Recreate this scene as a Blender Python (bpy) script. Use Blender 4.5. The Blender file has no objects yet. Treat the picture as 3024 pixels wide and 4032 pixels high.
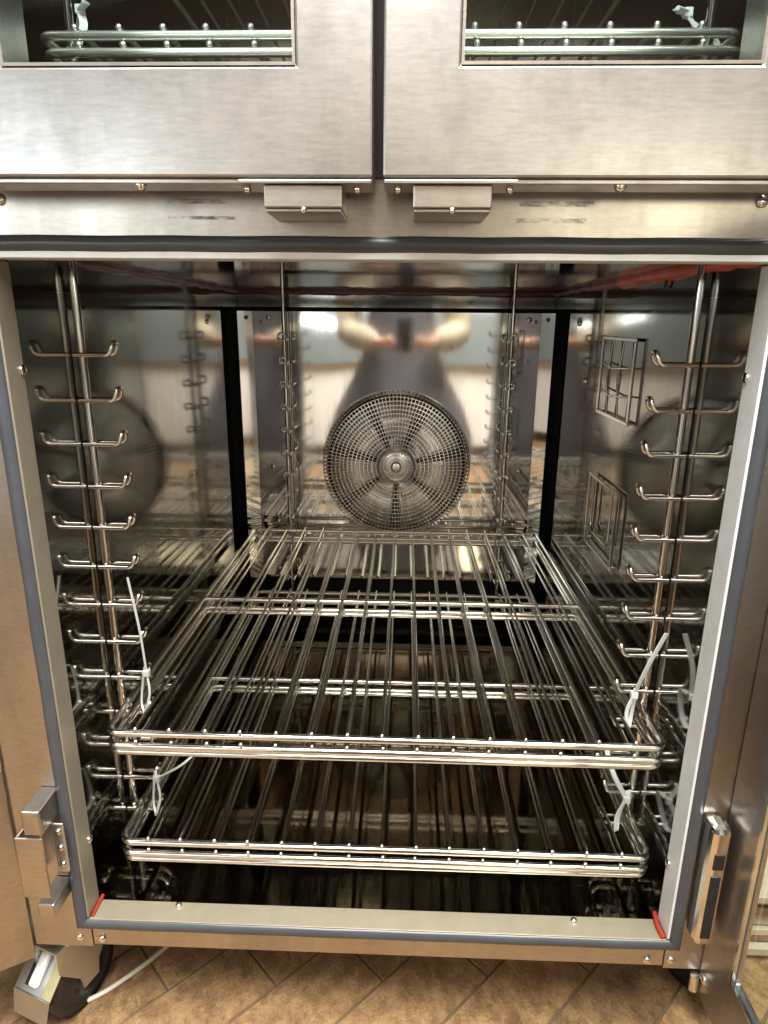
import bpy, bmesh, math, random
from math import sin, cos, pi, radians, sqrt
from mathutils import Vector, Matrix
random.seed(4)
SC = bpy.context.scene
COL = SC.collection

# ------------------------------------------------------------------ camera
def make_camera():
    pitch, yaw, roll = -.2835, -.0315, .0087
    cy, sy, cp, sp = cos(yaw), sin(yaw), cos(pitch), sin(pitch)
    fwd = Vector((sy*cp, cy*cp, sp)); right = Vector((cy, -sy, 0)); up = right.cross(fwd)
    c, s = cos(roll), sin(roll)
    r2 = c*right + s*up; u2 = -s*right + c*up
    m = Matrix(((r2.x, u2.x, -fwd.x, .0286), (r2.y, u2.y, -fwd.y, -.6671), (r2.z, u2.z, -fwd.z, .7579), (0, 0, 0, 1)))
    cd = bpy.data.cameras.new('camera'); cd.sensor_fit = 'HORIZONTAL'; cd.sensor_width = 36
    cd.lens = 36*2573.6/3024; cd.clip_start = .01; cd.clip_end = 100
    o = bpy.data.objects.new('camera', cd); o.matrix_world = m; COL.objects.link(o); SC.camera = o
make_camera()
# ------------------------------------------------------------------ world and lamps
W = bpy.data.worlds.new('World'); SC.world = W; W.use_nodes = True
bg = W.node_tree.nodes['Background']; bg.inputs[0].default_value = (.55, .47, .38, 1); bg.inputs[1].default_value = .10
def area(name, loc, target, sx, sy, power, colr):
    l = bpy.data.lights.new(name, 'AREA'); l.shape = 'RECTANGLE'; l.size = sx; l.size_y = sy; l.energy = power; l.color = colr
    o = bpy.data.objects.new(name, l); COL.objects.link(o); o.location = loc
    o.rotation_euler = (Vector(target)-Vector(loc)).to_track_quat('-Z', 'Y').to_euler()
    return o
area('window_light', (-1.9, -2.22, 1.2), (-.6, .2, .9), 2.2, .6, 17, (.88, .97, 1.0))
area('ceiling_light', (.25, -.95, 2.35), (.2, -.8, 0), 1.9, 1.3, 235, (1.0, .98, .94))
area('strip_light', (1.0, -2.22, 1.02), (.2, .2, .5), 1.1, .20, 6, (1.0, .92, .66))
o_ = area('tube_light', (-.66, -2.215, .765), (-.3, 1, .7), .5, .055, .55, (.95, 1.0, 1.0)); o_.rotation_euler.rotate_axis('Z', radians(-10))
SC.view_settings.view_transform = 'Standard'; SC.view_settings.look = 'None'
SC.view_settings.exposure = 0; SC.view_settings.gamma = 1
cyc = SC.cycles
cyc.max_bounces = 14; cyc.glossy_bounces = 12; cyc.diffuse_bounces = 3; cyc.transmission_bounces = 8; cyc.transparent_max_bounces = 8
cyc.caustics_reflective = True; cyc.caustics_refractive = False; cyc.sample_clamp_indirect = 4; cyc.blur_glossy = .3

# ------------------------------------------------------------------ materials
def new_mat(name):
    m = bpy.data.materials.new(name); m.use_nodes = True
    nt = m.node_tree; b = nt.nodes['Principled BSDF']
    return m, nt, b
def N(nt, t, **k):
    n = nt.nodes.new(t)
    for a, v in k.items(): setattr(n, a, v)
    return n
def noise(nt, coord, scale, detail=3, rough=.5, stretch=(1, 1, 1), off=(0, 0, 0)):
    mp = N(nt, 'ShaderNodeMapping'); mp.inputs['Scale'].default_value = stretch; mp.inputs['Location'].default_value = off
    nt.links.new(coord, mp.inputs[0])
    n = N(nt, 'ShaderNodeTexNoise'); n.inputs['Scale'].default_value = scale; n.inputs['Detail'].default_value = detail
    n.inputs['Roughness'].default_value = rough
    nt.links.new(mp.outputs[0], n.inputs['Vector'])
    return n.outputs['Fac']
def ramp(nt, fac, stops):
    r = N(nt, 'ShaderNodeValToRGB'); e = r.color_ramp.elements
    while len(e) < len(stops): e.new(.5)
    for el, (p, c) in zip(e, stops):
        el.position = p; el.color = (c, c, c, 1) if isinstance(c, (int, float)) else (*c, 1)
    nt.links.new(fac, r.inputs[0]); return r.outputs[0]
def mixc(nt, fac, a, b, mode='MIX'):
    m = N(nt, 'ShaderNodeMix', data_type='RGBA', blend_type=mode)
    if isinstance(fac, (int, float)): m.inputs[0].default_value = fac
    else: nt.links.new(fac, m.inputs[0])
    for i, v in ((6, a), (7, b)):
        if isinstance(v, tuple): m.inputs[i].default_value = (*v, 1)
        else: nt.links.new(v, m.inputs[i])
    return m.outputs[2]
def bump(nt, b, h, strength, dist, prev=None):
    bp = N(nt, 'ShaderNodeBump'); bp.inputs['Strength'].default_value = strength; bp.inputs['Distance'].default_value = dist
    nt.links.new(h, bp.inputs['Height'])
    if prev: nt.links.new(prev, bp.inputs['Normal'])
    nt.links.new(bp.outputs[0], b.inputs['Normal']); return bp.outputs[0]
def coords(nt): return N(nt, 'ShaderNodeTexCoord').outputs['Object']

def steel(name, col, col2, r0, r1, brush=(1, 1, 400), bstr=.06, wav=.0, streak=(25, 25, 2), grain=0):
    m, nt, b = new_mat(name); c = coords(nt)
    b.inputs['Metallic'].default_value = 1
    big = noise(nt, c, 5, 4, .6)
    st = noise(nt, c, 1, 4, .65, streak)
    f = N(nt, 'ShaderNodeMath', operation='MULTIPLY'); nt.links.new(big, f.inputs[0]); nt.links.new(st, f.inputs[1])
    fr = ramp(nt, f.outputs[0], [(.10, 0.), (.42, 1.)])
    base = mixc(nt, fr, col2, col)
    if grain:
        gr = noise(nt, c, 1, 3, .7, (60, 60, 330)); sm = noise(nt, c, 13, 5, .7, (1, 1, .55), (3, 1, 2))
        g1 = ramp(nt, gr, [(.3, 1-grain), (.7, 1+grain)]); base = mixc(nt, 1, base, g1, 'MULTIPLY')
        base = mixc(nt, 1, base, ramp(nt, sm, [(.36, .86), (.50, 1.), (.66, 1.06)]), 'MULTIPLY')
    nt.links.new(base, b.inputs['Base Color'])
    fine = noise(nt, c, 1, 2, .6, brush)
    rr = N(nt, 'ShaderNodeMapRange'); rr.inputs['To Min'].default_value = r1; rr.inputs['To Max'].default_value = r0
    nt.links.new(fr, rr.inputs['Value'])
    ra = N(nt, 'ShaderNodeMath', operation='MULTIPLY_ADD'); nt.links.new(fine, ra.inputs[0]); ra.inputs[1].default_value = .05 if bstr else 0
    sub = N(nt, 'ShaderNodeMath', operation='SUBTRACT'); nt.links.new(rr.outputs[0], sub.inputs[0]); sub.inputs[1].default_value = .025
    nt.links.new(sub.outputs[0], ra.inputs[2]); nt.links.new(ra.outputs[0], b.inputs['Roughness'])
    pv = None
    if wav: pv = bump(nt, b, noise(nt, c, 3.2, 1, .4), wav, .02)
    if bstr: bump(nt, b, fine, bstr, .0006, pv)
    return m
M = {}
M['steel'] = steel('brushed_steel', (.56, .525, .485), (.44, .405, .365), .27, .36, (4, 4, 240), .010, .04, grain=.09)
M['door'] = steel('door_steel', (.56, .555, .55), (.41, .385, .36), .30, .38, (5, 5, 260), 0, .04, (26, 26, 3), grain=.11)
M['mirror'] = steel('polished_cavity_steel', (.355, .352, .33), (.27, .266, .25), .035, .11, (160, 160, 4), .006, .05, (30, 30, 2.5))
M['baffle'] = steel('polished_panel_steel', (.86, .85, .81), (.72, .705, .66),   .028, .09, (200, 200, 4), .018, .09, (35, 35, 2))
M['fan'] = steel('fan_steel', (.80, .785, .745), (.68, .66, .61), .20, .30, (60, 60, 60), .0, .03, (12, 12, 12))
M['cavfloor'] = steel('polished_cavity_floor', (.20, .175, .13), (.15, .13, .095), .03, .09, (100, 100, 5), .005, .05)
M['dull'] = steel('dull_steel', (.62, .595, .55), (.52, .495, .45), .38, .5, (4, 4, 200), .02)
def simple(name, col, rough=.5, metal=0, var=.25, sc=30, bs=0, bd=.001, spec=.5):
    m, nt, b = new_mat(name); c = coords(nt)
    n = noise(nt, c, sc, 4, .6)
    lo = tuple(x*(1-var) for x in col); hi = tuple(min(1, x*(1+var)) for x in col)
    nt.links.new(mixc(nt, n, lo, hi), b.inputs['Base Color'])
    b.inputs['Roughness'].default_value = rough; b.inputs['Metallic'].default_value = metal
    b.inputs['Specular IOR Level'].default_value = spec
    if bs: bump(nt, b, n, bs, bd)
    return m
M['chrome'] = simple('chrome_wire', (.85, .83, .79), .12, 1, .06, 60)
M['wire'] = simple('rack_wire_steel', (.70, .68, .635), .11, 1, .1, 60)
M['satin'] = simple('satin_rack_steel', (.88, .88, .85), .26, .92, .06, 60)
M['zinc'] = simple('zinc_plate', (.66, .68, .66), .34, 1, .15, 40)
M['yzinc'] = simple('yellow_zinc', (.80, .70, .38), .30, 1, .15, 40)
M['rubber'] = simple('grey_door_seal', (.055, .060, .068), .30, 0, .25, 25, .1, .0008)
M['red'] = simple('red_sealant', (.60, .075, .022), .30, 0, .35, 40, .3, .002)
M['red2'] = simple('dark_red_sealant', (.30, .028, .012), .35, 0, .35, 40, .3, .002)
M['dred'] = simple('deep_red_sealant', (.07, .014, .012), .28, 0, .4, 40, .3, .002)  # deeper red for the rear and left runs of the bead
M['recess_black'] = simple('dark_duct', (.012, .012, .014), .5, 0, .3, 20)  # near-black puts the shade inside gaps, duct and slots into the colour
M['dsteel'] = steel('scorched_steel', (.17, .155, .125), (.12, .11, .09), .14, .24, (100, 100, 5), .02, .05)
M['gapbrown'] = simple('dark_gap', (.028, .018, .013), .6, 0, .3, 20)  # brown-black, shade between the upper doors put into the colour
M['tyre'] = simple('black_wheel', (.012, .012, .016), .32, 0, .3, 30)
M['nylon'] = simple('white_nylon', (.60, .62, .60), .4, 0, .05, 60)
M['nylon'].node_tree.nodes['Principled BSDF'].inputs['Subsurface Weight'].default_value = .2
M['nylon'].node_tree.nodes['Principled BSDF'].inputs['Subsurface Radius'].default_value = (.004, .004, .004)
M['nylon_grey'] = simple('greyish_nylon', (.40, .41, .38), .4, 0, .1, 60)
M['cable'] = simple('cable_sheath', (.66, .60, .50), .45, 0, .1, 60)
M['white_lever'] = simple('white_lever', (.72, .74, .74), .3, 0, .06, 60)
M['residue'] = None
M['board'] = simple('pale_board', (.50, .42, .30), .7, 0, .25, 22, .2, .001)
M['board_edge'] = simple('brown_board', (.22, .13, .07), .7, 0, .3, 22)
def glass(name, col, rough=0.0, alpha=None):
    m, nt, b = new_mat(name)
    tr = N(nt, 'ShaderNodeBsdfTransparent'); tr.inputs[0].default_value = (*col, 1)
    gl = N(nt, 'ShaderNodeBsdfGlossy'); gl.inputs['Roughness'].default_value = .02; gl.inputs[0].default_value = (1, 1, 1, 1)
    fr = N(nt, 'ShaderNodeFresnel'); fr.inputs[0].default_value = 1.5
    mx = N(nt, 'ShaderNodeMixShader')
    ge = N(nt, 'ShaderNodeNewGeometry'); iv = N(nt, 'ShaderNodeMath', operation='SUBTRACT'); iv.inputs[0].default_value = 1
    nt.links.new(ge.outputs['Backfacing'], iv.inputs[1]); fm = N(nt, 'ShaderNodeMath', operation='MULTIPLY')
    nt.links.new(fr.outputs[0], fm.inputs[0]); nt.links.new(iv.outputs[0], fm.inputs[1])
    nt.links.new(fm.outputs[0], mx.inputs[0]); nt.links.new(tr.outputs[0], mx.inputs[1]); nt.links.new(gl.outputs[0], mx.inputs[2])
    nt.links.new(mx.outputs[0], nt.nodes['Material Output'].inputs[0])
    return m
M['glass'] = glass('oven_door_glass', (.90, .945, .925))
M['glass2'] = glass('clear_door_glass', (.86, .90, .87))
def residue():
    m, nt, b = new_mat('label_residue'); c = coords(nt)
    n = noise(nt, c, 1, 4, .7, (90, 90, 260)); n2 = noise(nt, c, 28, 2, .5)
    mu = N(nt, 'ShaderNodeMath', operation='MULTIPLY'); nt.links.new(n, mu.inputs[0]); nt.links.new(n2, mu.inputs[1])
    al = ramp(nt, mu.outputs[0], [(.20, 0.), (.42, .40)])
    b.inputs['Base Color'].default_value = (.10, .095, .09, 1); b.inputs['Roughness'].default_value = .7
    nt.links.new(al, b.inputs['Alpha']); return m
M['residue'] = residue()
def tile_mat():
    m, nt, b = new_mat('floor_tile'); c = coords(nt)
    a = N(nt, 'ShaderNodeAttribute', attribute_name='rnd')
    big = noise(nt, c, 9, 5, .65)
    vein = noise(nt, c, 42, 8, .72, (1.2, .75, 1))
    c1 = mixc(nt, ramp(nt, big, [(.34, 0.), (.66, 1.)]), (.22, .112, .048), (.46, .275, .115))
    c2 = mixc(nt, ramp(nt, vein, [(.42, 0.), (.58, 1.)]), (.16, .084, .04), (.49, .315, .15))
    c3 = mixc(nt, .5, c1, c2)
    hs = N(nt, 'ShaderNodeHueSaturation'); nt.links.new(c3, hs.inputs['Color'])
    mr = N(nt, 'ShaderNodeMapRange'); mr.inputs['To Min'].default_value = .82; mr.inputs['To Max'].default_value = 1.18
    nt.links.new(a.outputs['Fac'], mr.inputs['Value']); nt.links.new(mr.outputs[0], hs.inputs['Value'])
    nt.links.new(hs.outputs[0], b.inputs['Base Color'])
    nt.links.new(ramp(nt, vein, [(.3, .32), (.7, .55)]), b.inputs['Roughness'])
    p = bump(nt, b, vein, 1, .009); bump(nt, b, big, .7, .012, p)
    return m
M['tile'] = tile_mat()
M['grout'] = simple('grout', (.14, .095, .058), .8, 0, .3, 60)
M['plaster'] = simple('pale_wall', (.58, .56, .53), .7, 0, .12, 4)
M['panelling'] = simple('brown_panelling', (.22, .15, .105), .6, 0, .2, 4)
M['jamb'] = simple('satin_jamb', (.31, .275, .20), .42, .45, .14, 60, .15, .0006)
M['jamb_lit'] = simple('lit_satin_jamb', (.72, .74, .73), .45, .2, .14, 60, .25, .0008)  # paler copy of the jamb steel, window light painted into its colour
M['white_panel'] = simple('white_counter_panel', (.80, .78, .74), .45, 0, .12, 7)
M['teal'] = simple('grey_teal_steel', (.21, .245, .25), .45, 0, .15, 6)
M['skin'] = simple('skin', (.52, .30, .21), .5, 0, .12, 40)
M['cream'] = simple('cream_cloth', (.44, .365, .26), .9, 0, .2, 30, .3, .004)
M['apron'] = simple('dark_grey_cloth', (.13, .125, .14), .8, 0, .2, 18, .3, .004)
M['hair'] = simple('dark_hair', (.03, .022, .018), .5, 0, .3, 60)
M['phone'] = simple('black_phone', (.02, .02, .022), .2, 0, .1, 30)
M['shoe'] = simple('black_shoe', (.02, .02, .02), .4, 0, .2, 30)

# ------------------------------------------------------------------ mesh helpers
class MB:
    def __init__(s): s.v = []; s.f = []; s.sm = []; s.attr = None
    def add(s, vs, fs, smooth=False):
        o = len(s.v); s.v += [tuple(v) for v in vs]; s.f += [tuple(i+o for i in f) for f in fs]; s.sm += [smooth]*len(fs); return s
    def box(s, x0, x1, y0, y1, z0, z1, bev=0.0, mat=None):
        bm = bmesh.new(); bmesh.ops.create_cube(bm, size=1)
        for v in bm.verts: v.co = Vector(((x0+x1)/2+v.co.x*(x1-x0), (y0+y1)/2+v.co.y*(y1-y0), (z0+z1)/2+v.co.z*(z1-z0)))
        if bev: bmesh.ops.bevel(bm, geom=bm.edges[:], offset=bev, segments=2, profile=.5, affect='EDGES')
        if mat is not None: bm.transform(mat)
        bm.verts.index_update(); s.add([v.co[:] for v in bm.verts], [[v.index for v in f.verts] for f in bm.faces]); bm.free(); return s
    def ring(s, u0, u1, v0, v1, wu0, wu1, wv0, wv1, d0, d1, bev, f):
        # flat frame cut from one sheet: outer and inner rectangles in (u, v), depth d, f maps (u, v, d) to space
        bm = bmesh.new(); q = []
        for d in (d0, d1):
            q.append([bm.verts.new((u, v, d)) for u, v in ((u0, v0), (u1, v0), (u1, v1), (u0, v1))])
            q.append([bm.verts.new((u, v, d)) for u, v in ((wu0, wv0), (wu1, wv0), (wu1, wv1), (wu0, wv1))])
        for i in range(4):
            k = (i+1) % 4
            bm.faces.new((q[0][i], q[0][k], q[1][k], q[1][i])); bm.faces.new((q[2][i], q[3][i], q[3][k], q[2][k]))
            bm.faces.new((q[0][k], q[0][i], q[2][i], q[2][k])); bm.faces.new((q[1][i], q[1][k], q[3][k], q[3][i]))
        bmesh.ops.recalc_face_normals(bm, faces=bm.faces[:])
        if bev:
            es = [e for e in bm.edges if e.calc_face_angle(0) > .5]
            bmesh.ops.bevel(bm, geom=es, offset=bev, segments=2, profile=.5, affect='EDGES')
        bm.verts.index_update(); s.add([f(*v.co) for v in bm.verts], [[v.index for v in fc.verts] for fc in bm.faces]); bm.free(); return s
    def tube(s, pts, r, n=8, closed=False, caps=True, rs=None):
        P = [Vector(p) for p in pts]; k = len(P); rings = []
        tang = []
        for i in range(k):
            a = P[i-1] if (i > 0 or closed) else P[i]; b = P[(i+1) % k] if (i < k-1 or closed) else P[i]
            tang.append((b-a).normalized())
        t0 = tang[0]; ref = Vector((0, 0, 1)) if abs(t0.z) < .9 else Vector((1, 0, 0))
        nrm = t0.cross(ref).normalized()
        for i in range(k):
            t = tang[i]; nrm = (nrm - t*nrm.dot(t)).normalized(); bi = t.cross(nrm)
            rr = rs[i] if rs else r
            # widen at corners so the section keeps its radius
            rings.append([P[i] + (nrm*cos(2*pi*j/n)+bi*sin(2*pi*j/n))*rr for j in range(n)])
        vs = [v for rg in rings for v in rg]; fs = []
        for i in range(k if closed else k-1):
            a = i*n; b = ((i+1) % k)*n
            for j in range(n): fs.append((a+j, a+(j+1) % n, b+(j+1) % n, b+j))
        s.add(vs, fs, True)
        if caps and not closed:
            s.add(rings[0], [tuple(reversed(range(n)))]); s.add(rings[-1], [tuple(range(n))])
        return s
    def lathe(s, prof, origin, axis, n=20):
        ax = Vector(axis).normalized(); ref = Vector((0, 0, 1)) if abs(ax.z) < .9 else Vector((1, 0, 0))
        u = ax.cross(ref).normalized(); w = ax.cross(u); O = Vector(origin); vs = []; fs = []
        for (r, h) in prof:
            for j in range(n): vs.append(O+ax*h+(u*cos(2*pi*j/n)+w*sin(2*pi*j/n))*max(r, 1e-5))
        for i in range(len(prof)-1):
            for j in range(n): fs.append((i*n+j, i*n+(j+1) % n, (i+1)*n+(j+1) % n, (i+1)*n+j))
        s.add(vs, fs, True); return s
    def prism(s, poly, d, n):  # polygon of 3D points extruded by vector d
        k = len(poly); D = Vector(d); vs = [Vector(p) for p in poly]+[Vector(p)+D for p in poly]
        fs = [tuple(reversed(range(k))), tuple(range(k, 2*k))]+[(i, (i+1) % k, (i+1) % k+k, i+k) for i in range(k)]
        s.add(vs, fs); return s
    def build(s, name, mat, parent=None, base=None, fixn=True):
        root = parent
        while root is not None and root.parent is not None: root = root.parent
        off = Vector(base) if base is not None else (root.location.copy() if root is not None else Vector((0, 0, 0)))
        me = bpy.data.meshes.new(name); me.from_pydata([Vector(v)-off for v in s.v], [], s.f); me.update()
        me.polygons.foreach_set('use_smooth', s.sm)
        if fixn:
            bm = bmesh.new(); bm.from_mesh(me); bmesh.ops.recalc_face_normals(bm, faces=bm.faces[:]); bm.to_mesh(me); bm.free()
        me.materials.append(mat)
        o = bpy.data.objects.new(name, me); COL.objects.link(o)
        if parent is not None: o.parent = parent
        elif base is not None: o.location = base
        return o
def arc_path(pts, rad, seg=5):
    """polyline with rounded corners"""
    P = [Vector(p) for p in pts]; out = [P[0]]
    for i in range(1, len(P)-1):
        a, b, c = P[i-1], P[i], P[i+1]; d1 = (a-b).normalized(); d2 = (c-b).normalized()
        r = min(rad, (a-b).length*.49, (c-b).length*.49)
        p0 = b+d1*r; p1 = b+d2*r
        for k in range(seg+1):
            t = k/seg; out.append(p0*(1-t)**2+b*2*t*(1-t)+p1*t*t)
    out.append(P[-1]); return out
def thing(name, label, cat, loc, group=None):
    o = bpy.data.objects.new(name, None); COL.objects.link(o); o.location = loc; o.empty_display_size = .05
    o['label'] = label; o['category'] = cat
    if group: o['group'] = group
    return o
def tag(o, label=None, cat=None, group=None, kind=None):
    for k, v in (('label', label), ('category', cat), ('group', group), ('kind', kind)):
        if v: o[k] = v
    return o
def kids(o): return [c for c in bpy.data.objects if c.parent == o]
def dup(root, delta, label):
    r = root.copy(); COL.objects.link(r); r.location = root.location+Vector(delta); r['label'] = label
    def rec(a, b):
        for ch in kids(a):
            c = ch.copy(); COL.objects.link(c); c.parent = b; rec(ch, c)
    rec(root, r); return r
def copy_part(o, delta):
    c = o.copy(); COL.objects.link(c); c.parent = o.parent; c.location = o.location+Vector(delta); return c
def rivet(x, y, z, axis, r=.0052, h=.003, mat='chrome', parent=None, name='rivet', washer=False):
    b = MB()
    if washer: b.lathe([(0, 0), (r*1.6, 0), (r*1.6, .001), (r, .0012)], (x, y, z), axis, 16)
    b.lathe([(r, 0), (r, h*.35), (r*.8, h*.75), (r*.4, h*.97), (0, h)], (x, y, z), axis, 16)
    return b.build(name, M[mat], parent)

# ------------------------------------------------------------------ setting
ZF = -.22
def make_floor():
    w = .1055; Lt = .42; g = .0018; b = MB(); rnd = []
    d = Vector((.707, .707)); nn_ = Vector((.707, -.707)); n0 = -.064; t0 = .077
    for k in range(-44, 44):
        for m_ in range(-12, 12):
            ta = t0+.125*k+Lt*(m_-k*.6 if False else m_); na = n0+w*k
            c = d*(ta-Lt/2)+nn_*(na-w/2)
            if not (-3.2 < c.x < 3.2 and -2.9 < c.y < 2.4): continue
            q = []
            for dz, e in ((0, .0009), (-.0028, 0)):
                for (tt, qq) in ((ta-Lt+g+e, na-w+g+e), (ta-g-e, na-w+g+e), (ta-g-e, na-g-e), (ta-Lt+g+e, na-g-e)):
                    p = d*tt+nn_*qq; q.append((p.x, p.y, ZF+dz))
            b.add(q, [(3, 2, 1, 0), (4, 5, 1, 0), (5, 6, 2, 1), (6, 7, 3, 2), (7, 4, 0, 3)])
            rnd += [random.random()]*5
    o = b.build('floor', M['tile'], fixn=False); o['kind'] = 'structure'
    at = o.data.attributes.new('rnd', 'FLOAT', 'FACE'); at.data.foreach_set('value', rnd)
    gsheet = MB().add([(-3.4, -3, ZF-.0024), (3.4, -3, ZF-.0024), (3.4, 2.6, ZF-.0024), (-3.4, 2.6, ZF-.0024)], [(0, 1, 2, 3)]).build('floor_base', M['grout'])
    gsheet['kind'] = 'structure'
make_floor()
o = MB().box(-3.2, 3.2, -2.75, -2.65, ZF, 1.48).build('wall', M['plaster']); o['kind'] = 'structure'
o = MB().box(-3.2, 3.2, -2.76, -2.64, 1.4805, 2.6).build('wall', M['panelling']); o['kind'] = 'structure'
o = MB().box(-3.2, 3.2, 2.2, 2.3, ZF, 2.6).build('wall', M['plaster']); o['kind'] = 'structure'

# ------------------------------------------------------------------ LOWER OVEN
OV = thing('oven', 'large stainless oven chamber standing open on casters with wire racks inside', 'oven', (0, .5, ZF))
XO = .374; ZT = .8165; ZC = .826; YB = .955
# front frame
fr = MB()
fr.box(-.4565, -.378, 0, .022, -.052, .8335, .0008).build('side_column', M['steel'], OV)
MB().box(.378, .4565, 0, .022, -.052, .8335, .0008).build('side_column', M['steel'], OV)
MB().box(-.377, .377, .001, .022, -.049, -.001, .0008).build('bottom_rail', M['steel'], OV)
tp = MB().box(-.4565, .4565, 0, .022, .834, .905, .0008).build('top_rail', M['steel'], OV)
for x0, x1, z0, z1 in ((-.2005, -.1335, .8632, .8672), (-.200, -.136, .8494, .8524), (.131, .200, .8616, .8662), (.129, .195, .8475, .8515)):
    MB().box(x0, x1, -.0004, -.0001, z0, z1).build('label_residue', M['residue'], OV)
for x, z in ((-.3947, -.0369), (-.3649, -.0385), (.356, -.0394), (.3866, -.0379)): rivet(x, 0, z, (0, -1, 0), .0055, .0035, 'chrome', OV)
for x in (-.3605, .3518): rivet(x, 0, .8665, (0, -1, 0), .0058, .004, 'chrome', OV)
# outer shell
MB().box(-.4565, -.4525, .0225, 1.1, -.05, .905).build('side_panel', M['dull'], OV)
MB().box(.4525, .4565, .0225, 1.1, -.05, .905).build('side_panel', M['dull'], OV)
MB().box(-.4515, .4515, .0225, 1.1, -.05, -.046).build('base_panel', M['dull'], OV)
MB().box(-.4565, .4565, 1.1005, 1.105, -.05, .905).build('rear_panel', M['dull'], OV)
# gasket : bulb profile swept along a mitred rectangle
def gasket():
    b = MB(); prof = []
    for k in range(16):
        a = 2*pi*k/16; prof.append((.0080*cos(a), .0062*sin(a)-.0045))
    cx, zl, zh = .3850, -.0062, .8268
    def ring(sx, sz):
        return [(sx*(cx+p), q, (zh+p) if sz > 0 else (zl-p)) for p, q in prof]
    R = [ring(-1, -1), ring(1, -1), ring(1, 1), ring(-1, 1)]
    for i, nm in enumerate(('lower', 'right', 'upper', 'left')):
        a, c = R[i], R[(i+1) % 4]; seg = MB(); L = 24
        vs = []
        for t in range(L+1):
            f = t/L; wob = .00035*sin(t*1.7+i)
            for p, q in zip(a, c):
                vs.append((p[0]+(q[0]-p[0])*f+(wob if i in (1, 3) else 0), p[1]+(q[1]-p[1])*f, p[2]+(q[2]-p[2])*f+(wob if i in (0, 2) else 0)))
        fs = [(t*16+j, t*16+(j+1) % 16, (t+1)*16+(j+1) % 16, (t+1)*16+j) for t in range(L) for j in range(16)]
        seg.add(vs, fs, True).build('door_seal', M['rubber'], OV)
gasket()
# jambs and sill
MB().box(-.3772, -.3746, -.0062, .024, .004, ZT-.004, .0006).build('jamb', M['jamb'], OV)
MB().box(.3740, .3772, -.0066, .026, .004, ZT-.004, .0006).build('jamb', M['jamb_lit'], OV)
MB().box(-.377, .377, -.0075, .020, ZT-.0025, ZT+.004, .0006).build('head_jamb', M['jamb_lit'], OV)
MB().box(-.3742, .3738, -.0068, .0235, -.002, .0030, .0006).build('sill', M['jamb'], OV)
for x, z in ((-.3746, .706), (-.3746, .1055), (.3740, .706), (.3740, .0975)): rivet(x, .020, z, (1 if x < 0 else -1, 0, 0), .0055, .004, 'chrome', OV, 'screw')
for x, y in ((-.264, .018), (.2614, .0163)): rivet(x, y, .003, (0, 0, 1), .0045, .004, 'chrome', OV, 'screw')
# cavity panels
XW = .377
for s in (-1, 1):
    b = MB(); a, c = sorted((s*XW, s*(XW+.003)))
    b.box(a, c, .0265, .803, -.006, .787)
    b.box(a, c, .0265, 1.045, .7872, ZC)
    b.box(a, c, .8032, .83, -.006, .02)
    b.build('side_wall', M['mirror'], OV)
    a, c = sorted((s*.43, s*.434))
    d = MB(); d.box(a, c, .79, 1.045, -.006, .79); a, c = sorted((s*(XW+.0035), s*.4295)); d.box(a, c, .79, .794, -.006, .79)
    d.build('air_duct', M['recess_black'], OV)
MB().box(-XW-.002, XW+.002, .0203, 1.045, ZC+.0005, ZC+.004).build('cavity_ceiling', M['mirror'], OV)
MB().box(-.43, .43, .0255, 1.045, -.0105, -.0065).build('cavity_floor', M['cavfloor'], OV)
MB().box(-.43, .43, 1.046, 1.05, -.008, ZC).build('back_wall', M['recess_black'], OV)
MB().box(-XW+.0005, XW-.0005, YB, YB+.003, .789, ZC, .0005).build('fascia', M['mirror'], OV)
MB().box(-XW+.0005, XW-.0005, YB+.0, YB+.003, .020, .052, .0005).build('lower_fascia', M['dsteel'], OV)
# baffle with a round hole, folded flanges at both sides
FC = (.0075, .4115); FR = .176
def baffle():
    b = MB(); x0, x1, z0, z1 = -.342, .346, .099, .7795; n = 96
    vs = []; 
    for j in range(n):
        a = 2*pi*j/n; dx, dz = cos(a), sin(a); vs.append((FC[0]+FR*dx, YB, FC[1]+FR*dz))
    for j in range(n):
        a = 2*pi*j/n; dx, dz = cos(a), sin(a)
        tx = ((x1-FC[0])/dx if dx > 1e-9 else (x0-FC[0])/dx if dx < -1e-9 else 1e9)
        tz = ((z1-FC[1])/dz if dz > 1e-9 else (z0-FC[1])/dz if dz < -1e-9 else 1e9)
        t = min(tx, tz); vs.append((FC[0]+t*dx, YB, FC[1]+t*dz))
    fs = [(j, (j+1) % n, n+(j+1) % n, n+j) for j in range(n)]
    b.add(vs, fs)
    # corner fill triangles
    cs = [(x1, z1), (x0, z1), (x0, z0), (x1, z0)]
    for (cx, cz) in cs:
        a0 = math.atan2(cz-FC[1], cx-FC[0]) % (2*pi); j = int(a0/(2*pi)*n); 
        b.add([vs[n+j], vs[n+(j+1) % n], (cx, YB, cz)], [(0, 1, 2)])
    # side flanges stepped back
    b.prism([(x0-.0002, YB, z0), (x0-.0002, YB, z1), (-.3755, YB-.013, z1), (-.3755, YB-.013, z0)], (0, .0015, 0), 4)
    b.prism([(x1+.0002, YB, z0), (x1+.0002, YB, z1), (.3758, YB-.013, z1), (.3758, YB-.013, z0)], (0, .0015, 0), 4)
    o = b.build('fan_baffle', M['baffle'], OV)
    for x, z in ((-.3035, .766), (.3170, .765), (-.3055, .401), (.3175, .398), (-.3, .125), (.31, .125)):
        rivet(x, YB, z, (0, -1, 0), .0065, .004, 'wire', o, 'screw')
    for x in (-.356, .361): rivet(x, YB-.0058, .765, (0, -1, 0), .005, .003, 'dsteel', o, 'screw')
    return o
BF = baffle()
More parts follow.
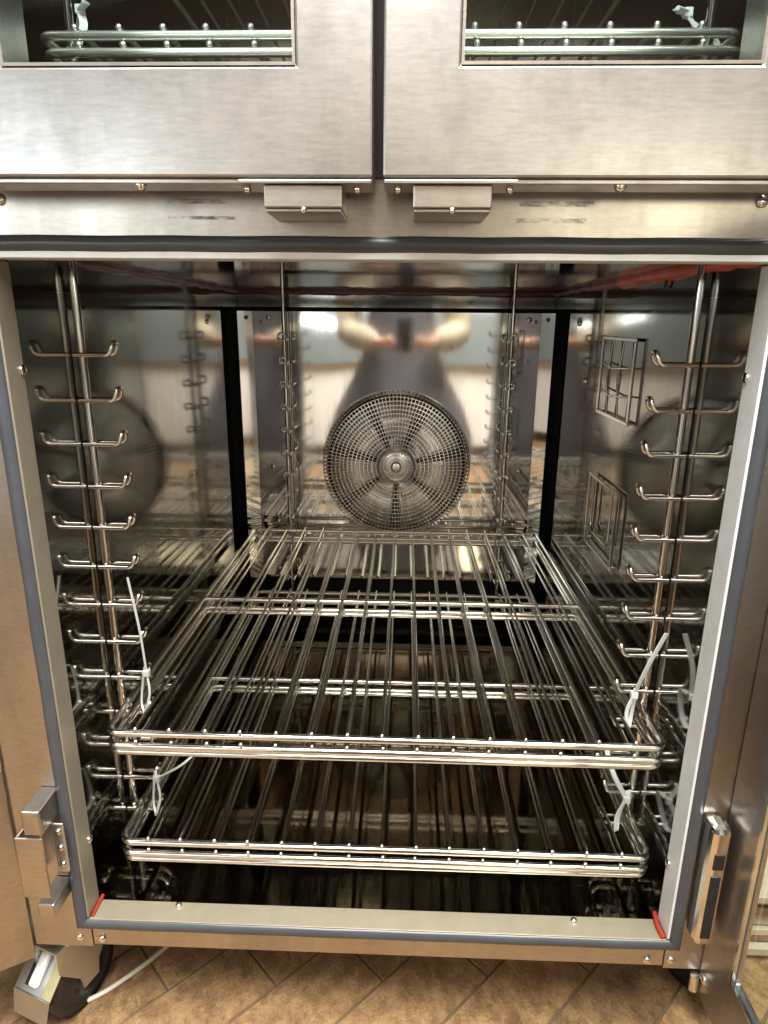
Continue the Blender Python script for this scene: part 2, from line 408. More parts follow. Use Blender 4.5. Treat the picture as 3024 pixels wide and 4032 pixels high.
def fan_guard():
    # perforated dish: every cell of the polar grid has a square hole
    prof = [(.187, .0), (.186, .012), (.181, .021), (.172, .026)]
    nr = 16
    for k in range(1, nr+1): prof.append((.172*(1-k/nr)+.010*(k/nr), .026+.010*sin(k/nr*pi/2)))
    n = 116; b = MB(); O = (FC[0], YB-.0005, FC[1])
    def P(r, h, a): return (O[0]+r*cos(a), O[1]-h, O[2]+r*sin(a))
    for k in range(len(prof)-1):
        (r0, h0), (r1, h1) = prof[k], prof[k+1]
        nn = n if k < 8 else (n*3//4 if k < 12 else (n//2 if k < 16 else n//4))
        for j in range(nn):
            a0 = 2*pi*j/nn; a1 = 2*pi*(j+1)/nn; am = .5*(a0+a1); da = (a1-a0)*(.385 if k < 14 else .43)
            lo, hi = (.12, .88) if k < 14 else (.07, .93)
            def L(t): return (r0+(r1-r0)*t, h0+(h1-h0)*t)
            A = [P(*L(0), a0), P(*L(0), a1), P(*L(1), a1), P(*L(1), a0)]
            Bq = [P(*L(lo), am-da), P(*L(lo), am+da), P(*L(hi), am+da), P(*L(hi), am-da)]
            b.add(A+Bq, [(0, 1, 5, 4), (1, 2, 6, 5), (2, 3, 7, 6), (3, 0, 4, 7)], True)
    g = b.build('fan_guard', M['fan'], BF, fixn=False)
    b = MB(); b.lathe([(.0135, .034), (.013, .0375), (.009, .039), (0, .0395)], O, (0, -1, 0), 20); b.build('guard_cap', M['satin'], g)
    c = MB(); c.lathe([(0, -.030), (.052, -.030), (.053, .010), (.050, .018), (.034, .0255), (.012, .027)], O, (0, -1, 0), 32); hub = c.build('fan_hub', M['satin'], BF)
    d = MB(); d.lathe([(0, -.062), (.172, -.062), (.172, -.060)], O, (0, -1, 0), 48); d.build('fan_disc', M['recess_black'], BF)
    tl = (.012, -.02, .018, .004, -.012, .022, -.006)
    for k in range(7):
        a0 = 2*pi*k/7+.30; e = MB(); vs = []; nn = 8
        for i in range(nn+1):
            a = a0+(2*pi/7-.17)*i/nn; lift = tl[k]*(i/nn-.5)
            for rr in (.050, .163): vs.append((O[0]+rr*cos(a), O[1]-.010+lift, O[2]+rr*sin(a)))
        e.add(vs, [(2*i, 2*i+1, 2*i+3, 2*i+2) for i in range(nn)], True); bl = e.build('fan_blade', M['satin'], BF)
        so = bl.modifiers.new('thick', 'SOLIDIFY'); so.thickness = .0012
fan_guard()
# silicone beads along the ceiling
def bead(pts, r, mat, lump=.3):
    P = [Vector(p) for p in pts]; fine = []; rs = []
    for i in range(len(P)-1):
        k = max(2, int((P[i+1]-P[i]).length/.02))
        for t in range(k): fine.append(P[i].lerp(P[i+1], t/k))
    fine.append(P[-1])
    for i in range(len(fine)): rs.append(r*(1+lump*(random.random()-.5)*1.4))
    MB().tube(fine, r, 8, rs=rs).build('sealant', M[mat], OV)
bead([(XW-.001, .022, ZC-.002), (XW-.001, .06, ZC-.004), (XW-.001, .36, ZC-.002), (XW-.001, .46, ZC-.003)], .0092, 'red', .45)
bead([(XW-.001, .4605, ZC-.003), (XW-.001, .62, ZC-.002)], .0068, 'red2', .5)
bead([(XW-.001, .6205, ZC-.002), (XW-.001, .64, ZC-.002), (XW-.001, YB-.002, ZC-.002)], .0065, 'dred', .5)
bead([(-XW+.001, .022, ZC-.001), (-XW+.001, YB-.002, ZC-.001)], .006, 'dred', .5)
bead([(-XW, YB-.002, ZC-.002), (-.10, YB-.002, ZC-.001), (.12, YB-.002, ZC-.002), (XW, YB-.002, ZC-.003)], .008, 'dred', .45)
bead([(XW-.001, .262, ZC-.006), (XW-.001, .27, ZC-.020)], .006, 'dred', .3)
bead([(-XW+.006, -.004, .005), (-XW+.0055, .028, .005)], .0024, 'red2', .2)
bead([(XW-.007, -.006, .004), (XW-.009, .012, .006), (XW-.006, .03, .007)], .0034, 'red2', .4)
# rack posts with hairpin hooks
HZ = [.715-.0549*k for k in range(13)]
def post(x, y, d, L, dz, zt=ZC, zb=.028):
    p = MB().tube([(x, y, zb), (x, y, zt)], .0052, 12).build('rack_post', M['chrome'], OV)
    D = Vector((d[0], d[1], 0)); S = Vector((-d[1], d[0], 0))
    b = MB(); w = .0080
    base = Vector((x, y, HZ[0]+dz))
    path = [base+S*w-D*.007, base+S*w+D*L, base+S*w*.95+D*(L+.004)+Vector((0, 0, .015)), base-S*w*.95+D*(L+.004)+Vector((0, 0, .015)), base-S*w+D*L, base-S*w-D*.007]
    b.tube(arc_path(path, .007, 4), .0029, 8)
    h = b.build('hook', M['chrome'], p)
    for z in HZ[1:]: copy_part(h, (0, 0, z-HZ[0]))
    return p
post(-.3685, .142, (1, 0), .038, .001); post(.3685, .148, (-1, 0), .039, -.004)
post(-.262, .928, (0, -1), .032, 0); post(.275, .928, (0, -1), .032, 0)
# two open brackets on the right wall
def bracket(z0, z1, y0, y1, grille):
    X0, X1 = .3675, .3715; t = .0055; f = MB()
    f.box(X0, X1, y0, y1, z1-t, z1, .0008); f.box(X0, X1, y0, y1, z0, z0+t, .0008)
    f.box(X0, X1, y0, y0+t, z0+t+.0002, z1-t-.0002, .0008); f.box(X0, X1, y1-t, y1, z0+t+.0002, z1-t-.0002, .0008)
    o = f.build('bracket_frame', M['wire'], OV)
    for yy in (y0+.012, y1-.012):
        MB().tube([(X1-.001, yy, z0+.003), (XW-.0003, yy, z0+.003)], .003, 8).build('bracket_peg', M['wire'], o)
    g = MB(); xm = (X0+X1)/2
    if grille:
        for k in range(2):
            yy = y0+(y1-y0)*(k+1)/3; g.tube([(xm, yy, z0+t), (xm-.004, yy+.004, (z0+z1)/2), (xm, yy, z1-t)], .0016, 6)
        for k in range(2):
            zz = z0+(z1-z0)*(k+1)/3; g.tube([(xm, y0+t, zz), (xm-.006, (y0+y1)/2, zz-.006), (xm, y1-t, zz)], .0018, 6)
        g.build('grille', M['wire'], o)
    else:
        g.tube(arc_path([(xm, y0+.03, z1-t), (xm, y0+.03, z0+.03), (xm, y1-.03, z0+.03), (xm, y1-.03, z1-t)], .02, 5), .0018, 6); g.build('wire_loop', M['wire'], o)
bracket(.606, .737, .345, .515, True)
bracket(.366, .497, .350, .515, False)
rivet(XW, .637, .650, (-1, 0, 0), .006, .005, 'wire', OV, 'screw')
rivet(XW, .72, .758, (-1, 0, 0), .006, .005, 'wire', OV, 'screw')
rivet(-XW, .70, .755, (1, 0, 0), .005, .004, 'wire', OV, 'screw')
# ---- left hinge bracket, right latch housing
hb = MB()
hb.box(-.4145, -.392, -.046, -.0005, .170, .203, .002).build('hinge_arm', M['steel'], OV)
MB().box(-.4135, -.3925, -.046, -.0005, .046, .066, .002).build('hinge_arm', M['steel'], OV)
pl = MB(); pl.box(-.427, -.3935, -.047, -.0435, .078, .166, .0012); pl.box(-.427, -.4235, -.043, -.004, .078, .166, .001); pl.build('hinge_plate', M['steel'], OV)
zs = MB(); zs.box(-.3945, -.3795, -.024, -.021, .096, .168, .0015).build('hinge_strip', M['zinc'], OV)
for z in (.157, .133, .108): rivet(-.386, -.024, z, (0, -1, 0), .004, .003, 'wire', OV, 'screw')
lt = MB(); lt.box(.394, .4185, -.03, -.0005, .020, .196, .008).build('latch_housing', M['chrome'], OV)
MB().box(.4005, .4125, -.0312, -.029, .034, .128, .001).build('latch_slot', M['recess_black'], OV)
MB().box(.4005, .4135, -.0312, -.029, .138, .160, .001).build('latch_slot', M['recess_black'], OV)
# ---- lower doors
def door_left():
    th = radians(33); H = Vector((-.4568, -.004, 0)); d = Vector((-cos(th), -sin(th), 0)); nrm = Vector((sin(th), -cos(th), 0))
    m = Matrix(((d.x, -nrm.x, 0, H.x), (d.y, -nrm.y, 0, H.y), (0, 0, 1, 0), (0, 0, 0, 1)))
    zb, zt, wd = -.072, .868, .452; b = MB(); sx, sz = .07, .085
    b.ring(0, wd, zb, zt, sx, wd-sx, zb+sz, zt-sz, .002, .045, .002, lambda u, v, d: m @ Vector((u, d, v)))
    o = b.build('door', M['steel'], OV)
    MB().box(sx-.005, wd-sx+.005, .020, .026, zb+sz-.005, zt-sz+.005, 0, m).build('door_glass', M['glass'], o)
door_left()
def door_right():
    x0, x1 = .4250, .4385; y0, y1 = -.0015, -.452; zb, zt = -.085, .868
    sy, sz = .064, .093; b = MB()
    b.ring(y1, y0, zb, zt, y1+sy, y0-sy, zb+sz, zt-sz, x0, x1, .002, lambda u, v, d: (d, u, v))
    o = b.build('door', M['door'], OV)
    MB().box(.4300, .4340, y1+sy-.004, y0-sy+.004, zb+sz-.004, zt-sz+.004).build('door_glass', M['glass2'], o)
    t = MB(); e = .0032
    ya, yb, za, zc = y1+sy, y0-sy, zb+sz, zt-sz
    for q in ((x0-.001, x0+.003, yb-e, yb, za, zc), (x0-.001, x0+.003, ya, ya+e, za, zc), (x0-.001, x0+.003, ya+e, yb-e, za, za+e), (x0-.001, x0+.003, ya+e, yb-e, zc-e, zc)): t.box(*q)
    t.build('window_trim', M['chrome'], o)
    q = MB(); e2 = .0035
    for (a, c, g, h, i, j) in ((x0+.0032, x0+.0048, yb-e2, yb-.0002, za, zc), (x0+.0032, x0+.0048, ya+e2, yb-e2, za+.0002, za+e2)): q.box(a, c, g, h, i, j)
    q.build('window_seal', M['rubber'], o)
    for z in (-.052,): rivet(x0, -.014, z, (-1, 0, 0), .006, .003, 'chrome', o, 'hinge_pin')
    MB().tube([(.4185, -.004, -.080), (.4185, -.004, -.056)], .006, 10).build('hinge_pin', M['chrome'], o)
door_right()
# ---- casters
def caster(cx, cy_, heading, brake=True):
    h = Vector((cos(heading), sin(heading), 0)); s = Vector((-h.y, h.x, 0))
    r = .056; C = Vector((cx, cy_, ZF+r))
    def mtx(org): return Matrix(((h.x, s.x, 0, org.x), (h.y, s.y, 0, org.y), (0, 0, 1, org.z), (0, 0, 0, 1)))
    m = mtx(C)
    w = MB(); w.lathe([(0, -.014), (.02, -.015), (.022, -.011), (r*.82, -.012), (r*.95, -.016), (r, -.008), (r, .008), (r*.95, .016), (r*.82, .012), (.022, .011), (.02, .015), (0, .014)], C, s, 40)
    fk = MB()
    # two cheeks (tapered plates) and a crown
    top = .087
    for q in (-1, 1):
        poly = [(-.016, -.012), (.012, -.012), (.015, .010), (.045, .050), (.047, top), (-.047, top), (-.047, .052), (-.019, .012)]
        fk.prism([m @ Vector((a, q*.0215-.0012, b)) for a, b in poly], s*.0026, 8)
    fk.box(-.047, .047, -.0245, .0245, top, top+.004, 0, m)
    fork = fk.build('caster_fork', M['zinc'], OV)
    w.build('caster_wheel', M['tyre'], fork)
    a = MB(); a.lathe([(0, 0), (.009, 0), (.009, .005), (.005, .0075), (0, .0075)], C-s*.0228, -s, 6); a.build('axle_bolt', M['zinc'], fork)
    tpz = C.z+top
    t = MB(); t.lathe([(.03, .0045), (.03, .014), (.024, .016), (0, .016)], C+Vector((0, 0, top)), (0, 0, 1), 24)
    t.box(-.04, .04, -.04, .04, top+.0165, top+.0205, .001, m); t.build('caster_plate', M['zinc'], fork)
    if brake:
        p = MB()
        # sloping brake arm in yellow zinc, grey pedal plate with turned-down lip, white lever on top
        def pt(a, b, c): return m @ Vector((a, b, c))
        arm = [pt(.0, .004, .086), pt(.0, .020, .086), pt(.065, .020, .022), pt(.065, .004, .022)]
        p.prism(arm, Vector((0, 0, .0025)), 4)
        bk = p.build('brake_arm', M['yzinc'], fork)
        g = MB(); g.prism([pt(.004, -.045, .082), pt(.004, .0037, .082), pt(.065, .0037, .022), pt(.065, -.045, .022)], Vector((0, 0, .0022)), 4)
        g.prism([pt(.0652, -.045, .024), pt(.0652, .020, .024), pt(.071, .014, -.014), pt(.071, -.045, -.014)], h*.002, 4)
        g.build('brake_pedal', M['zinc'], bk)
        T = m @ Matrix.Translation((.034, 0, .054)) @ Matrix.Rotation(radians(44.6), 4, 'Y')
        l = MB(); l.box(-.036, .034, -.019, -.004, .0022, .011, .003, T); l.box(-.046, -.034, -.016, -.007, .004, .014, .003, T)
        l.build('brake_lever', M['white_lever'], bk)
        MB().box(-.010, .036, -.029, -.0195, .0024, .0032, 0, T).build('brake_slot', M['recess_black'], bk)
caster(-.440, .055, radians(250))
caster(.478, .125, radians(300))
caster(-.40, .98, radians(60), False)
caster(.40, .98, radians(100), False)

# ------------------------------------------------------------------ UPPER OVEN
UO = thing('oven', 'upper stainless oven chamber with two closed glazed doors stacked above the open chamber', 'oven', (0, .5, .906))
MB().box(-.4565, -.37, -.001, .022, .9058, 1.7, .0008).build('side_column', M['steel'], UO)
MB().box(.37, .4565, -.001, .022, .9058, 1.7, .0008).build('side_column', M['steel'], UO)
MB().box(-.3698, .3698, -.001, .022, .9058, .935, .0008).build('bottom_rail', M['gapbrown'], UO)
MB().box(-.012, .016, -.0045, -.0015, .885, 1.7).build('door_gap_strip', M['gapbrown'], UO)  # strip added behind the door gap, darkened to give the gap's shade
MB().box(-.4565, .4565, .0225, 1.1, 1.70, 1.705).build('top_panel', M['dull'], UO)
for s in (-1, 1):
    a, c = sorted((s*.4565, s*.4525)); MB().box(a, c, .0225, 1.1, .906, 1.699).build('side_panel', M['dull'], UO)
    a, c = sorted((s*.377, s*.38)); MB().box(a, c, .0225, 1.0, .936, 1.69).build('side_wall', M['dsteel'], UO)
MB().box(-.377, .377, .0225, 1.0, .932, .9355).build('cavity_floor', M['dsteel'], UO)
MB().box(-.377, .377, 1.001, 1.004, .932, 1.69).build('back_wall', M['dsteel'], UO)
MB().box(-.4565, .4565, 1.1005, 1.105, .906, 1.70).build('rear_panel', M['dull'], UO)
def upper_door(xa, xb, wa, wb):
    zb, zt, wz = .8745, 1.66, .9568; y0, y1 = -.060, -.012; b = MB()
    lo, hi = min(xa, xb), max(xa, xb); wl, wh = min(wa, wb), max(wa, wb)
    b.ring(lo, hi, zb, zt, wl, wh, wz, 1.56, y0, y1, .0022, lambda u, v, d: (u, d, v))
    # folded hem below
    b.box(lo+.001, hi-.001, y0+.004, y1-.01, zb-.0045, zb-.0003, .001)
    o = b.build('door', M['door'], UO)
    MB().box(wl-.004, wh+.004, -.054, -.049, wz-.004, 1.565).build('door_glass', M['glass'], o)
    t = MB(); e = .0025
    t.box(wl, wl+e, y0-.0006, -.0545, wz, 1.56); t.box(wh-e, wh, y0-.0006, -.0545, wz, 1.56); t.box(wl+e, wh-e, y0-.0006, -.0545, wz, wz+e)
    t.build('window_trim', M['steel'], o)
    return o
dl = upper_door(-.0026, -.376, -.0655, -.3085); dr = upper_door(.0058, .380, .0685, .3075)
for dd, sx in ((dl, -1), (dr, 1)):
    c = .0015
    br = MB(); x0, x1 = sorted((c+sx*.0303, c+sx*.0975)); 
    br.box(x0, x1, -.058, -.001, .8512, .8692, .0012); br.box(x0+.001, x1-.001, -.056, -.003, .8478, .8511, .001)
    k = br.build('hinge_bracket', M['steel'], dd)
    rivet((x0+x1)/2, -.056, .8495, (0, -1, 0), .003, .003, 'chrome', k, 'screw')
    x0, x1 = sorted((c+sx*.006, c+sx*.118)); MB().box(x0, x1, -.062, -.02, .8695, .8725, .0006).build('hinge_leaf', M['steel'], dd)
    for dx in (.0175, .1125): rivet(c+sx*dx, -.052, .8665, (0, -1, 0), .0036, .0045, 'chrome', dd, 'screw')
    rivet(c+sx*.206, -.05, .8700, (0, -1, 0), .0054, .005, 'chrome', dd, 'bolt')
for x in (-.335, .335): MB().tube([(x, .13, .94), (x, .13, 1.6)], .005, 10).build('rack_post', M['chrome'], UO)

# ------------------------------------------------------------------ wire racks
def make_rack(base, label, double, fm='chrome'):
    cx, z = base[0], base[2]; y0, y1, hw = .0470, .900, .3545; r = .0046
    R = thing('wire_rack', label, 'oven rack', (cx, y0, z), 'chromed wire racks in the oven')
    b = MB(); c = .014; pts = []
    def loop(zz, hw_, ya, yb):
        P = []
        for (qx, qy, a0) in ((hw_-c, ya+c, -90), (hw_-c, yb-c, 0), (-hw_+c, yb-c, 90), (-hw_+c, ya+c, 180)):
            for k in range(7):
                a = radians(a0+15*k); P.append((cx+qx+c*cos(a), qy+c*sin(a), zz))
        return P
    b.tube(loop(z, hw, y0, y1), r, 12, closed=True); b.build('frame', M[fm], R)
    MB().tube([(cx-hw, .47, z), (cx+hw, .47, z)], r, 10).build('cross_bar', M[fm], R)
    if double:
        MB().tube(loop(z-.0093, hw-.001, y0+.001, y1-.001), r, 12, closed=True).build('lower_frame', M['chrome'], R)
        MB().tube([(cx-hw, .472, z-.0092), (cx+hw, .472, z-.0092)], r*.9, 10).build('cross_bar', M['chrome'], R)
    g = MB()
    for k in range(15):
        x = cx-.3165+.0452*k; zz = z+r+.0019; j = random.uniform(-.0012, .0012)
        g.tube([(x+j, y0-.0008, zz), (x+j*.5, y0+.01, zz), (x, .47, zz-.0005+random.uniform(-.001, .0005)), (x-j, y1+.004, zz)], .0026, 8)
        g.lathe([(.0026, 0), (.0034, .0006), (.0034, .0020), (.0020, .0034), (0, .0038)], (x+j, y0-.0006, zz+.0002), (0, -1, .25), 10)
    g.build('wire_grid', M['wire' if fm == 'chrome' else fm], R)
    return R
ZR = [.2485, .2300, .0782, .0600]
A = make_rack((.0065, 0, ZR[0]), 'top rack of the upper pair of wire racks in the open chamber', False)
B = make_rack((.0065, 0, ZR[1]), 'lower rack of the upper pair, with a doubled front rail, in the open chamber', True)
C_ = dup(A, (.001, 0, ZR[2]-ZR[0]), 'top rack of the lower pair of wire racks, just above the oven floor')
D_ = dup(B, (.001, 0, ZR[3]-ZR[1]), 'lowest wire rack with doubled front rail, nearest the oven floor')
E_ = make_rack((.0005, 0, 1.0365), 'upper of the two wire racks behind the closed door glass', False, 'satin')
E_.location.y += .055
F_ = dup(E_, (.003, 0, -.0152), 'lower of the two wire racks behind the closed door glass')

dup(E_, (0, .02, .215), 'highest wire rack in the closed chamber, only its wires showing through the door glass')

# ------------------------------------------------------------------ zip ties
def ribbon(b, pts, wdir, w=.0042, t=.0013):
    P = [Vector(p) for p in pts]; n = len(P); vs = []
    for i in range(n):
        tg = (P[min(i+1, n-1)]-P[max(i-1, 0)]).normalized(); wd = Vector(wdir); wd = (wd-tg*wd.dot(tg)).normalized(); nn = tg.cross(wd)
        for (a, c) in ((-1, -1), (1, -1), (1, 1), (-1, 1)): vs.append(P[i]+wd*a*w/2+nn*c*t/2)
    fs = [(i*4+j, i*4+(j+1) % 4, (i+1)*4+(j+1) % 4, (i+1)*4+j) for i in range(n-1) for j in range(4)]+[(3, 2, 1, 0), tuple((n-1)*4+j for j in range(4))]
    b.add(vs, fs)
def smooth(pts, k=8):
    P = [Vector(p) for p in pts]; P = [P[0]*2-P[1]]+P+[P[-1]*2-P[-2]]; out = []
    for i in range(1, len(P)-2):
        for j in range(k):
            t = j/k; a, b2, c, d = P[i-1], P[i], P[i+1], P[i+2]
            out.append(.5*((2*b2)+(-a+c)*t+(2*a-5*b2+4*c-d)*t*t+(-a+3*b2-3*c+d)*t**3))
    out.append(P[-2]); return out
def zip_tie(label, head, low, tip, back, w=.0045, nm='nylon'):
    """head on the hook, loop down round the rack rod, tail up to tip"""
    H = Vector(head); L = Vector(low); T = Vector(tip); Bk = Vector(back)
    R = thing('zip_tie', label, 'zip tie', tuple(L), 'white zip ties')
    b = MB(); mid = (H+L)/2
    side = Vector((1, 0, 0)) if L.x > 0 else Vector((-1, 0, 0))
    ribbon(b, smooth([H, mid+side*-.006+Vector((0, -.002, 0)), L, L+Bk*.5+Vector((0, 0, -.004)), L+Bk+Vector((0, 0, .01)), H+Bk*.8, H]), (1, .6, 0), w)
    b.build('loop', M[nm], R)
    b = MB(); ribbon(b, smooth([H, H.lerp(T, .5)+Vector((side.x*-.004, -.004, 0)), T]), (1, .3, .2), w); b.build('tail', M[nm], R)
    b = MB(); b.box(H.x-.0045, H.x+.0045, H.y-.004, H.y+.003, H.z-.0045, H.z+.0045, .001); b.build('head', M[nm], R)
zip_tie('white zip tie with long straight tail on the right hooks above the upper racks', (.3395, .112, .2830), (.3335, .104, .2405), (.3655, .100, .3800), (.010, .018, 0), .006)
zip_tie('white zip tie on the right front hook at the lowest racks, tail behind rails', (.3478, .112, .1176), (.3360, .106, .0697), (.3140, .125, .1950), (.010, .02, 0), .0062)
zip_tie('thin white zip tie on the left hooks above the upper racks, tail curving up', (-.3175, .115, .2960), (-.3225, .108, .2395), (-.3320, .12, .4330), (-.010, .016, 0), .0027, 'nylon_grey')
zip_tie('white zip tie on the left front hook at the lowest racks, tail pointing inward', (-.3168, .11, .1299), (-.3210, .106, .0720), (-.2600, .13, .1640), (-.010, .018, 0), .0029, 'nylon_grey')
zip_tie('white zip tie round the left back post at the rear edge of the racks', (-.2560, .905, .2560), (-.2545, .893, .2150), (-.2500, .90, .3900), (.004, .03, 0), .004)
zip_tie('white zip tie round the right back post with tail slanting down over the racks', (.2690, .905, .2600), (.2620, .893, .2140), (.3050, .87, .2230), (.006, .03, 0), .004)
zip_tie('cream zip tie shape added for a bright glint high in the left closed door glass', (-.330, .15, 1.078), (-.334, .145, 1.045), (-.318, .14, 1.082), (-.004, .012, 0), .008)  # bright glint in the left window put in as a tie shape
zip_tie('cream zip tie shape added for a bright glint high in the right closed door glass', (.318, .15, 1.072), (.350, .145, 1.040), (.300, .14, 1.071), (.004, .012, 0), .007)  # same for the right window: a glint given the shape of a tie

# ------------------------------------------------------------------ cable, boards
cp = smooth([(-.345, .30, ZF+.004), (-.335, .17, ZF+.004), (-.353, .125, ZF+.004), (-.399, .072, ZF+.004), (-.430, .048, ZF+.004), (-.455, .034, ZF+.004), (-.466, .032, ZF+.004), (-.470, .040, ZF+.004), (-.460, .047, ZF+.004)], 8)
tag(MB().tube(cp, .0036, 10).build('power_cable', M['cable'], base=(-.40, .07, ZF)), 'off white cable curling across the brown tiles round the left caster', 'cable')
BX = thing('board_stack', 'low stack of pale flat boards on the floor seen through the right door glass', 'board stack', (.84, .42, ZF))
z = ZF
for k in range(9):
    dx = random.uniform(-.012, .012); hgt = random.uniform(.012, .016)
    MB().box(.588+dx, 1.1+dx, .16+dx, .75, z+.0005, z+hgt, .001).build('board', M['board'] if k % 4 != 2 else M['board_edge'], BX); z += hgt
    if k % 2: MB().box(.60, 1.09, .172, .74, z+.0003, z+.0036).build('spacer', M['board_edge'], BX); z += .004

# ------------------------------------------------------------------ what the polished steel reflects: counter and photographer
CT = thing('counter', 'long white counter with grey teal upper band, seen only mirrored in the polished back panel', 'counter', (0, -2.4, ZF))
MB().box(-3.0, 3.0, -2.55, -2.30, ZF+.085, .455, .004).build('front_panel', M['white_panel'], CT)
MB().box(-3.0, 3.0, -2.55, -2.34, ZF, ZF+.083).build('plinth', M['recess_black'], CT)
MB().box(-3.0, 3.0, -2.60, -2.24, .458, .83, .004).build('upper_band', M['teal'], CT)

def skin_body(name, joints, edges, mat, parent, root=0, sub=2, smoothshade=True):
    me = bpy.data.meshes.new(name); off = parent.location if parent else Vector((0, 0, 0))
    me.from_pydata([Vector(j[0])-off for j in joints], edges, []); me.update()
    o = bpy.data.objects.new(name, me); COL.objects.link(o)
    if parent: o.parent = parent
    sk = o.modifiers.new('skin', 'SKIN'); sk.use_smooth_shade = True
    lay = me.skin_vertices[0].data if me.skin_vertices else None
    if lay is None:
        bm = bmesh.new(); bm.from_mesh(me); bm.verts.layers.skin.verify(); bm.to_mesh(me); bm.free(); lay = me.skin_vertices[0].data
    for i, j in enumerate(joints):
        r = j[1]; lay[i].radius = (r, r) if isinstance(r, (int, float)) else r; lay[i].use_root = (i == root)
    ss = o.modifiers.new('sub', 'SUBSURF'); ss.levels = sub; ss.render_levels = sub
    me.materials.append(mat); return o
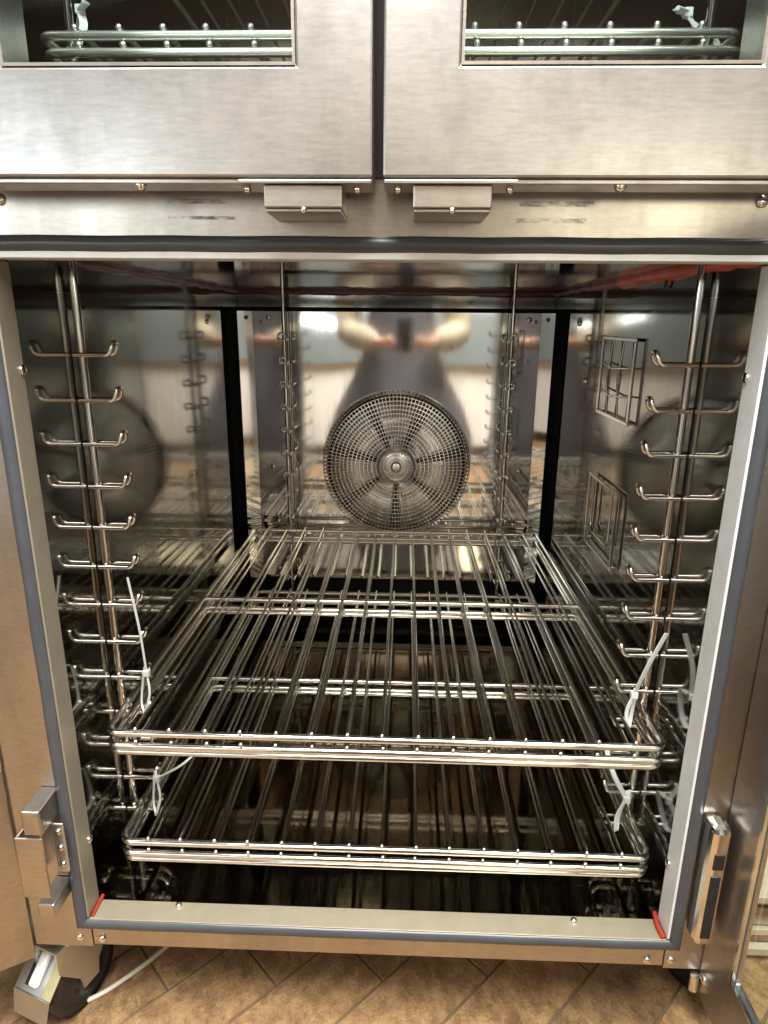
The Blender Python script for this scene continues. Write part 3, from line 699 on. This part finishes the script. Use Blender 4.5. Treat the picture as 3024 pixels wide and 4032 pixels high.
def person():
    px, py = .0, -1.02
    P = thing('person', 'person in cream sleeves and dark grey apron holding a phone, mirrored in the oven', 'person', (px, py, ZF))
    J = []; E = []
    def j(p, r, link=None):
        J.append((p, r)); i = len(J)-1
        if link is not None: E.append((link, i))
        return i
    pel = j((px, py, .72), .135); sp = j((px, py+.01, .90), .12, pel); ch = j((px, py, 1.10), .13, sp); nb = j((px, py, 1.22), .07, ch)
    nk = j((px, py+.03, 1.28), .05, nb); hd = j((px, py+.065, 1.37), .075, nk); ht = j((px, py+.06, 1.46), .06, hd)
    wr = {}
    hx0 = .0286
    for s in (-1, 1):
        sh = j((px+s*.165, py-.01, 1.17), .06, ch); el = j((px+s*.30, py+.05, .70), .043, sh)
        w_ = j((hx0+s*.105, -.740, .655), .026, el); hn = j((hx0+s*.050, -.712, .664), (.042, .028), w_); wr[s] = hn
        hip = j((px+s*.09, py, .66), .095, pel); kn = j((px+s*.11, py+.03, .28), .06, hip); an = j((px+s*.11, py-.01, ZF+.09), .04, kn)
        j((px+s*.12, py+.10, ZF+.045), .036, an)
    body = skin_body('body', J, E, M['skin'], P, pel)
    # fingers wrapped round the phone, thumbs on its back
    for s in (-1, 1):
        for k in range(4):
            z0 = .633+.0185*k; ln = (.85, .97, 1, .88)[k]
            q = [((hx0+s*.062, -.704, z0-.004), .0095), ((hx0+s*.058, -.680, z0-.001), .0092), ((hx0+s*.046, -.6655, z0+.001), .0088), ((hx0+s*(.046-.028*ln), -.664, z0+.003), .0078)]
            skin_body('finger', q, [(0, 1), (1, 2), (2, 3)], M['skin'], body, 0, 1)
        q = [((hx0+s*.066, -.712, .672), .0115), ((hx0+s*.048, -.706, .700), .0105), ((hx0+s*.022, -.697, .714), .009)]
        skin_body('thumb', q, [(0, 1), (1, 2)], M['skin'], body, 0, 1)
    # face
    hx, hy, hz = px, py+.065, 1.385
    n = MB(); n.lathe([(0, 0), (.014, .0), (.011, .018), (.004, .022), (0, .023)], (hx, hy+.075, hz-.012), (0, 1, -.3), 10); n.build('nose', M['skin'], body)
    for s in (-1, 1):
        e = MB(); e.lathe([(0, .01), (.008, .008), (.011, 0), (.008, -.006)], (hx+s*.032, hy+.066, hz+.012), (0, 1, 0), 12); e.build('eye', M['nylon'], body)
        e = MB(); e.lathe([(.022, 0), (.028, .006), (.02, .012), (0, .008)], (hx+s*.072, hy, hz), (s, 0, 0), 12); e.build('ear', M['skin'], body)
    m = MB(); m.tube([(hx-.022, hy+.066, hz-.048), (hx, hy+.074, hz-.047), (hx+.022, hy+.066, hz-.048)], .005, 8); m.build('mouth', M['dred'], body)
    hr = MB(); hr.lathe([(0, .118), (.05, .108), (.085, .07), (.098, .02), (.094, -.04), (.07, -.08)], (hx, hy-.022, hz+.002), (0, -.25, 1), 24); hr.build('hair', M['hair'], P)
    # cream shirt : torso shell and sleeves
    JS = []; ES = []
    JS += [((px, py, .72), .165), ((px, py+.005, .92), .150), ((px, py, 1.10), .152), ((px, py, 1.225), .085)]; ES += [(0, 1), (1, 2), (2, 3)]
    for s in (-1, 1):
        b0 = len(JS); JS += [((px+s*.17, py-.01, 1.165), .078), ((px+s*.25, py+.02, .94), .072), ((px+s*.305, py+.05, .705), .078), ((.0286+s*.20, -.84, .672), .070), ((.0286+s*.135, -.765, .658), .046)]
        ES += [(2, b0), (b0, b0+1), (b0+1, b0+2), (b0+2, b0+3), (b0+3, b0+4)]
    skin_body('shirt', JS, ES, M['cream'], P, 0)
    # long flared apron
    prof = [(.10, 1.06), (.125, .95), (.145, .80), (.155, .64), (.235, .45), (.315, .30), (.37, .16), (.385, .05), (.36, -.05), (.33, -.10)]
    n = 40; a = MB(); vs = []
    for (r, zz) in prof:
        for k in range(n):
            t = 2*pi*k/n; w = 1+.05*sin(t*7+zz*3)*min(1, max(0, (.8-zz)))
            vs.append((px+r*cos(t)*w, py+.03+(.62*r+.03)*sin(t)*w, zz))
    fs = [(i*n+k, i*n+(k+1) % n, (i+1)*n+(k+1) % n, (i+1)*n+k) for i in range(len(prof)-1) for k in range(n)]
    a.add(vs, fs, True); a.build('apron', M['apron'], P)
    a = MB(); vs = [(px+(r+.028)*cos(pi*k/n+pi), py-.03+(.5*r+.03)*sin(pi*k/n+pi), zz) for (r, zz) in prof[1:8] for k in range(n+1)]
    a.add(vs, [(i*(n+1)+k, i*(n+1)+k+1, (i+1)*(n+1)+k+1, (i+1)*(n+1)+k) for i in range(6) for k in range(n)], True); ct = a.build('coat_tail', M['cream'], P)
    so = ct.modifiers.new('thick', 'SOLIDIFY'); so.thickness = .012
    for s in (-1, 1):
        MB().box(px+s*.12-.045, px+s*.12+.045, py-.06, py+.20, ZF, ZF+.075, .025).build('shoe', M['shoe'], P)
    ph = MB(); ph.box(.0286-.040, .0286+.034, -.689, -.681, .618, .772, .004)
    o = ph.build('phone', M['phone'], base=(.0286, -.685, .618)); tag(o, 'black phone held upright in both hands, mirrored in the oven back panel', 'phone')
person()
